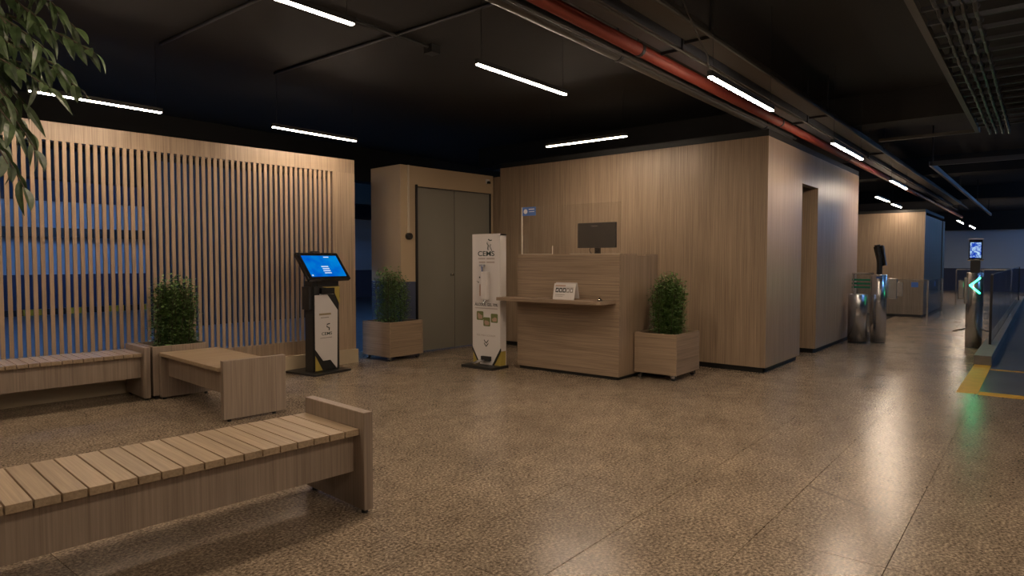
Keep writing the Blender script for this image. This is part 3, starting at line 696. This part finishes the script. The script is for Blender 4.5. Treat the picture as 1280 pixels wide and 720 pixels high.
# screen head, leaning back: bottom edge towards the viewer
TH = math.radians(35)
HM = Matrix.Translation((-.09,-.055,1.02)) @ Matrix.Rotation(-TH, 4, 'X')
HM = Matrix.Translation((-.09,-.04,1.00)) @ Matrix.Rotation(-math.radians(38), 4, 'X')
MB().box(0,.56,0,.045,0,.355,HM).build('screen_casing', gloss_black, q, bevel=.008)
scr = D.materials.new('kiosk_screen'); scr.use_nodes = True; tt = scr.node_tree; tt.nodes.clear()
e_ = tt.nodes.new('ShaderNodeEmission'); n_ = tt.nodes.new('ShaderNodeTexNoise'); n_.inputs['Scale'].default_value = 7; c_ = tt.nodes.new('ShaderNodeValToRGB')
c_.color_ramp.elements[0].position = .3; c_.color_ramp.elements[0].color = (0.0,0.10,0.62,1); c_.color_ramp.elements[1].position = .7; c_.color_ramp.elements[1].color = (0.0,0.24,0.72,1)
g_ = tt.nodes.new('ShaderNodeTexCoord'); tt.links.new(g_.outputs['Object'], n_.inputs['Vector']); tt.links.new(n_.outputs['Fac'], c_.inputs[0]); tt.links.new(c_.outputs[0], e_.inputs[0]); e_.inputs[1].default_value = 0.42
o_ = tt.nodes.new('ShaderNodeOutputMaterial'); tt.links.new(e_.outputs[0], o_.inputs[0])
sd_ = MB().box(.045,.515,-.002,0,.035,.31,HM).build('display', scr, q)
wh = emit('screen_white', (.75,.85,1), .42)
for i,(x0,x1) in enumerate([(.24,.33),(.235,.33),(.24,.33),(.235,.33)]):
    MB().box(x0,x1,-.0035,-.002,.075+.028*i,.086+.028*i,HM).build('screen_text', wh, sd_)
MB().box(.33,.40,-.0035,-.002,.285,.295,HM).build('screen_text', wh, sd_)
MB().box(.055,.075,-.0035,-.002,.045,.06,HM).build('screen_text', wh, sd_)
MB().box(.10,.36,.07,.16,.90,1.10).build('neck', matt_black, q)
MB().cyl((.19,.21,1.27),(.19,.21,1.295),.06,.05,16).build('camera_dome', dark_metal, q)

# ------------------------------------------------------------------ turnstiles, bin, barriers
def post(loc, r, h, name, label):
    t = thing(name, label, 'gate post', (loc[0],loc[1],0))
    MB().lathe([(r,.012),(r,h-.006),(r-.006,h)],0,0,40).build('pillar', steel, t, smooth=True)
    MB().lathe([(r-.01,0),(r-.01,.012)],0,0,32).build('foot_ring', rubber, t)
    return t
DIR = Vector((-.64,-.77,0))
g1 = post((10.80,1.86), .102, .99, 'gate_post', 'left steel gate post with a face reader seen from the side')
MB().tube([(0,0,.98),(.0,0,1.15),(.01,.01,1.25),(-.0,.035,1.42)],.038,8).build('reader_arm', matt_black, g1)
MB().box(-.015,.055,-.05,.06,-.17,.12, Matrix.Translation((.02,.0,1.28))@Matrix.Rotation(math.radians(-10),4,'X')@Matrix.Rotation(math.radians(-12),4,'Y')).build('reader', gloss_black, g1)
MB().box(.0,.075,-.005,.0,-.15,.14, Matrix.Translation((.0,-.055,1.27))@Matrix.Rotation(math.radians(-8),4,'X')).build('reader_glass', dark_metal, g1)
MB().box(.04,.12,-.22,-.10,.64,.93).build('wing_housing', steel, g1, bevel=.01)
MB().box(.06,.09,-.29,-.22,.68,.88).build('wing_hinge', steel, g1)
MB().box(-.105,-.09,-.045,.02,.935,.96).build('indicator', blue_sticker, g1)
g2 = post((10.98,.73), .098, 1.03, 'gate_post', 'right steel gate post showing a green arrow and lit screen')
MB().box(-.05,.05,-.055,.055,1.03,1.20).build('reader_arm', matt_black, g2)
hd = Matrix.Translation((-.05,0,1.21))@Matrix.Rotation(math.atan2(-.07,-1)+PI/2,4,'Z')@Matrix.Rotation(math.radians(-12),4,'X')
MB().box(-.075,.075,0,.03,0,.27,hd).build('reader', gloss_black, g2)
rs = D.materials.new('reader_screen'); rs.use_nodes = True; tt = rs.node_tree; tt.nodes.clear(); e_ = tt.nodes.new('ShaderNodeEmission'); g_ = tt.nodes.new('ShaderNodeTexCoord'); n_ = tt.nodes.new('ShaderNodeTexNoise'); n_.inputs['Scale'].default_value = 14; n_.inputs['Distortion'].default_value = 2
c_ = tt.nodes.new('ShaderNodeValToRGB'); c_.color_ramp.elements[0].position = .42; c_.color_ramp.elements[0].color = (.01,.06,.5,1); c_.color_ramp.elements[1].position = .62; c_.color_ramp.elements[1].color = (.5,.75,1,1)
tt.links.new(g_.outputs['Object'], n_.inputs['Vector']); tt.links.new(n_.outputs['Fac'], c_.inputs[0]); tt.links.new(c_.outputs[0], e_.inputs[0]); e_.inputs[1].default_value = 0.42
o_ = tt.nodes.new('ShaderNodeOutputMaterial'); tt.links.new(e_.outputs[0], o_.inputs[0])
MB().box(-.062,.062,-.002,0,.02,.235,hd).build('display', rs, g2)
MB().box(-.085,.085,-.03,.04,.27,.285,hd).build('hood', white_m, g2); MB().box(-.09,.09,-.01,.03,-.015,0,hd).build('ledge', steel, g2)
arrow = emit('green_led', (0.02,1.0,0.32), 14.0)
Mz = Matrix.Rotation(math.atan2(-.07,-1)+PI/2,4,'Z')      # local -y faces the viewpoint
e = MB()
for sg in (-1,1):
    for i in range(9):
        x = -.055+.0135*i; z = .855+sg*.0125*i
        e.cyl(tuple(Mz@Vector((x,-math.sqrt(.098**2-x*x)+.002,z))), tuple(Mz@Vector((x,-math.sqrt(.098**2-x*x)-.006,z))), .0085, .0085, 8)
e.build('arrow_light', arrow, g2)
MB().box(-.19,-.12,-.03,.05,.66,.92,Mz).build('wing_housing', steel, g2, bevel=.01); MB().box(-.12,-.08,-.04,.06,.60,.96,Mz).build('wing_hinge', steel, g2, bevel=.008)
MB().cyl((.28,-.045,.78),(.28,.0,.78), .12,.12,24).build('wing_drum', dark_metal, g2, smooth=True)
MB().tube([tuple(Mz@Vector(p)) for p in ((-.08,0,.26),(-.16,-.03,.24),(-.23,-.02,.22),(-.19,.04,.21))],.012,8).build('low_bar', chrome, g2); MB().tube([tuple(Mz@Vector(p)) for p in ((.08,0,.26),(.12,-.02,.24),(.165,.03,.23))],.012,8).build('low_bar', chrome, g2)
bn = thing('waste_bin', 'low polished steel waste bin against the corridor wall', 'bin', (10.58,2.09,0))
MB().lathe([(.128,.03),(.128,.70),(.122,.71),(.10,.71)],0,0,40).build('body', steel, bn, smooth=True); MB().lathe([(.122,0),(.122,.03)],0,0,32).build('base_ring', rubber, bn)
MB().lathe([(.10,.705),(.06,.712)],0,0,24).build('lid', dark_metal, bn)
br = thing('glass_barrier', 'small glass barrier with green stripes behind the waste bin', 'barrier', (10.95,1.97,0))
MB().box(0,.01,0,.28,.1,.99).build('pane', fence_glass, br); MB().cyl((.005,-.01,1.0),(.005,.28,1.0),.014,.014,10).build('top_rail', chrome, br)
for z in (.78,.835,.89): MB().box(-.003,0,.0,.28,z,z+.028).build('green_stripe', plain('green_film',(0.0,.20,.11),.4) if z < .8 else D.materials['green_film'], br)
MB().cyl((.005,.02,0),(.005,.02,.99),.012,.012,10).build('stanchion', chrome, br); MB().cyl((.005,.26,0),(.005,.26,.99),.012,.012,10).build('stanchion', chrome, br)
MB().box(-.08,.0,.02,.10,0,.14).build('foot_box', steel, br)
# far glass panels in front of the far block
fg = thing('glass_gate', 'tinted glass barrier with a blue dot before the far oak block', 'barrier', (15.2,1.75,0))
MB().box(0,.012,.0,1.3,.08,.80).build('pane', fence_glass, fg); MB().box(-.002,.014,0,1.3,.80,.812).build('pane_edge', steel, fg)
for y in (.02,1.27): MB().box(-.01,.022,y-.015,y+.015,0,.80).build('stanchion', steel, fg)
MB().box(-.003,0,.18,.30,.66,.76).build('sticker', blue_sticker, fg)
MB().box(0,2.2,-.006,.006,.08,.80).build('pane', fence_glass, fg); MB().box(.8,.9,-.009,-.006,.66,.76).build('sticker', blue_sticker, fg); MB().box(2.18,2.22,-.015,.015,0,.80).build('stanchion', steel, fg)
kc = thing('concrete_kerb', 'low grey concrete kerb carrying the glass fence at right', 'kerb', (9.2,.435,0), kind='structure')
MB().box(0,16,0,.17,0,.11).build('kerb_body', concrete, kc, bevel=.006)
gf = thing('glass_fence', 'long glass fence with a dark end post on the concrete kerb', 'fence', (10.5,.52,.11))
n0 = None
for i in range(6):
    if n0 is None: n0 = MB().box(.016,1.99,-.006,.006,.0,.90).build('pane', fence_glass, gf)
    else: inst(n0, gf, (2*i,0,0))
pz = None
for i in range(7):
    if pz is None: pz = MB().box(-.014,.014,-.014,.014,0,.90).build('fence_post', matt_black, gf)
    elif i == 6: inst(pz, gf, (2*i,0,0))
MB().box(0,12,-.010,.010,.90,.912).build('top_rail', steel, gf)
cs = thing('cross_fence', 'distant glass railing crossing behind the right gate post', 'fence', (21.5,.65,0))
MB().box(0,.012,0,1.2,.1,.93).build('pane', fence_glass, cs); MB().box(-.01,.02,0,1.2,.93,.96).build('top_rail', steel, cs)
for y in (0,.6,1.2): MB().box(-.01,.02,y-.015,y+.015,0,.93).build('fence_post', steel, cs)

# ------------------------------------------------------------------ potted tree whose leaves hang in at upper left
tr = thing('potted_tree', 'tree with drooping green leaves at the upper left corner', 'tree', (.46,3.95,0))
MB().lathe([(.20,0),(.27,.45),(.28,.46),(.25,.46),(.24,.42)],0,0,28).build('pot', matt_black, tr, smooth=True)
MB().lathe([(.24,.41),(.02,.42)],0,0,20).build('soil', soil, tr)
rt = random.Random(21)
MB().tube([(0,0,.40),(.02,-.01,1.0),(-.01,.02,1.6),(.03,.0,2.1),(.02,-.02,2.6)],.022,10).build('trunk', bark, tr, smooth=True)
def leaf_mesh(L, W, bend, name):
    mb = MB(); n = 6; vs = []; fs = []
    for i in range(n+1):
        s = i/n; w_ = W*math.sin(PI*min(1,s*.92+.06))**.8*(1-s*.35); 
        if i == n: w_ = 0.0005
        z = -bend*s*s*L; x = s*L
        vs += [(x,-w_,z+w_*.35),(x,0,z),(x,w_,z+w_*.35)]
    for i in range(n):
        a = i*3; fs += [(a,a+3,a+4,a+1),(a+1,a+4,a+5,a+2)]
    mb.add(vs, fs); me = mb.mesh(name, tree_leaf_m); return me
lms = [leaf_mesh(.12,.022,.35,'leaf'), leaf_mesh(.10,.026,.2,'leaf'), leaf_mesh(.13,.018,.55,'leaf')]
def P3(px, py, depth):   # where a twig end shows, at a chosen distance
    a = math.radians(38.87); p = math.radians(2.429)
    u = (px-640)/825; v = (360-py)/825
    r = Vector((0,0,0)); fw = Vector((math.cos(a)*math.cos(p), math.sin(a)*math.cos(p), -math.sin(p))); rt_ = Vector((math.sin(a),-math.cos(a),0)); up = rt_.cross(fw)
    return Vector((0,0,1.2)) + (fw + rt_*u + up*v)*depth - Vector((.46,3.95,0))
twigs = [(118,66,3.0,-60,10),(75,85,2.9,-120,20),(100,112,3.1,-110,-10),(62,110,2.8,-120,40),(80,96,3.2,-140,60),(35,165,2.9,-60,40),(45,188,2.8,-70,60),(30,235,2.95,-60,110),(18,160,2.7,-120,30),
         (45,20,3.0,-120,-60),(70,8,3.1,-80,-80),(20,60,2.8,-140,0),(95,35,3.2,-60,-60),(10,205,2.8,-90,80),(30,130,3.1,-120,0),(55,60,2.9,-130,-40),(5,120,2.7,-160,-20),(60,40,3.3,-100,-80),(15,90,3.0,-120,-60),(8,30,2.9,-120,-90)]
cnt = 0
for (px,py,dp,qx,qy) in twigs:
    tip = P3(px,py,dp); base = P3(qx,qy,dp+.1); mid = (tip+base)/2 + Vector((0,0,.10))
    root = Vector((.02,-.01,rt.uniform(1.9,2.5)))
    pts = []
    for i in range(7):
        s = i/6; pts.append(base*(1-s)**2+mid*2*s*(1-s)+tip*s*s)
    MB().tube([root,(root+base)/2+Vector((0,0,.06))]+pts,.0035,5).build('branch', bark, tr)
    L = (tip-base).length; n = max(6,int(L/.032))
    for i in range(n):
        s = 1-(i/n)*.95
        p = base*(1-s)**2+mid*2*s*(1-s)+tip*s*s
        d = ((tip-mid)*s+(mid-base)*(1-s)).normalized()
        sd = d.cross(Vector((0,0,1))).normalized()*(1 if i%2 else -1)
        if i == 0: dr_ = d
        else: dr_ = (d*.9 + sd*rt.uniform(.3,.9) + Vector((0,0,rt.uniform(-.75,-.05)))).normalized()
        o = D.objects.new('leaf', rt.choice(lms)); C.objects.link(o); o.parent = tr; o.location = p
        qn = dr_.to_track_quat('X','Z'); o.rotation_mode = 'QUATERNION'
        o.rotation_quaternion = qn @ Euler((rt.uniform(-.8,.8),0,0)).to_quaternion(); k_ = rt.uniform(.65,1.15); o.scale = (k_,k_,k_)
        cnt += 1
print('tree leaves', cnt, 'tiles', len([c for c in fl.children]))
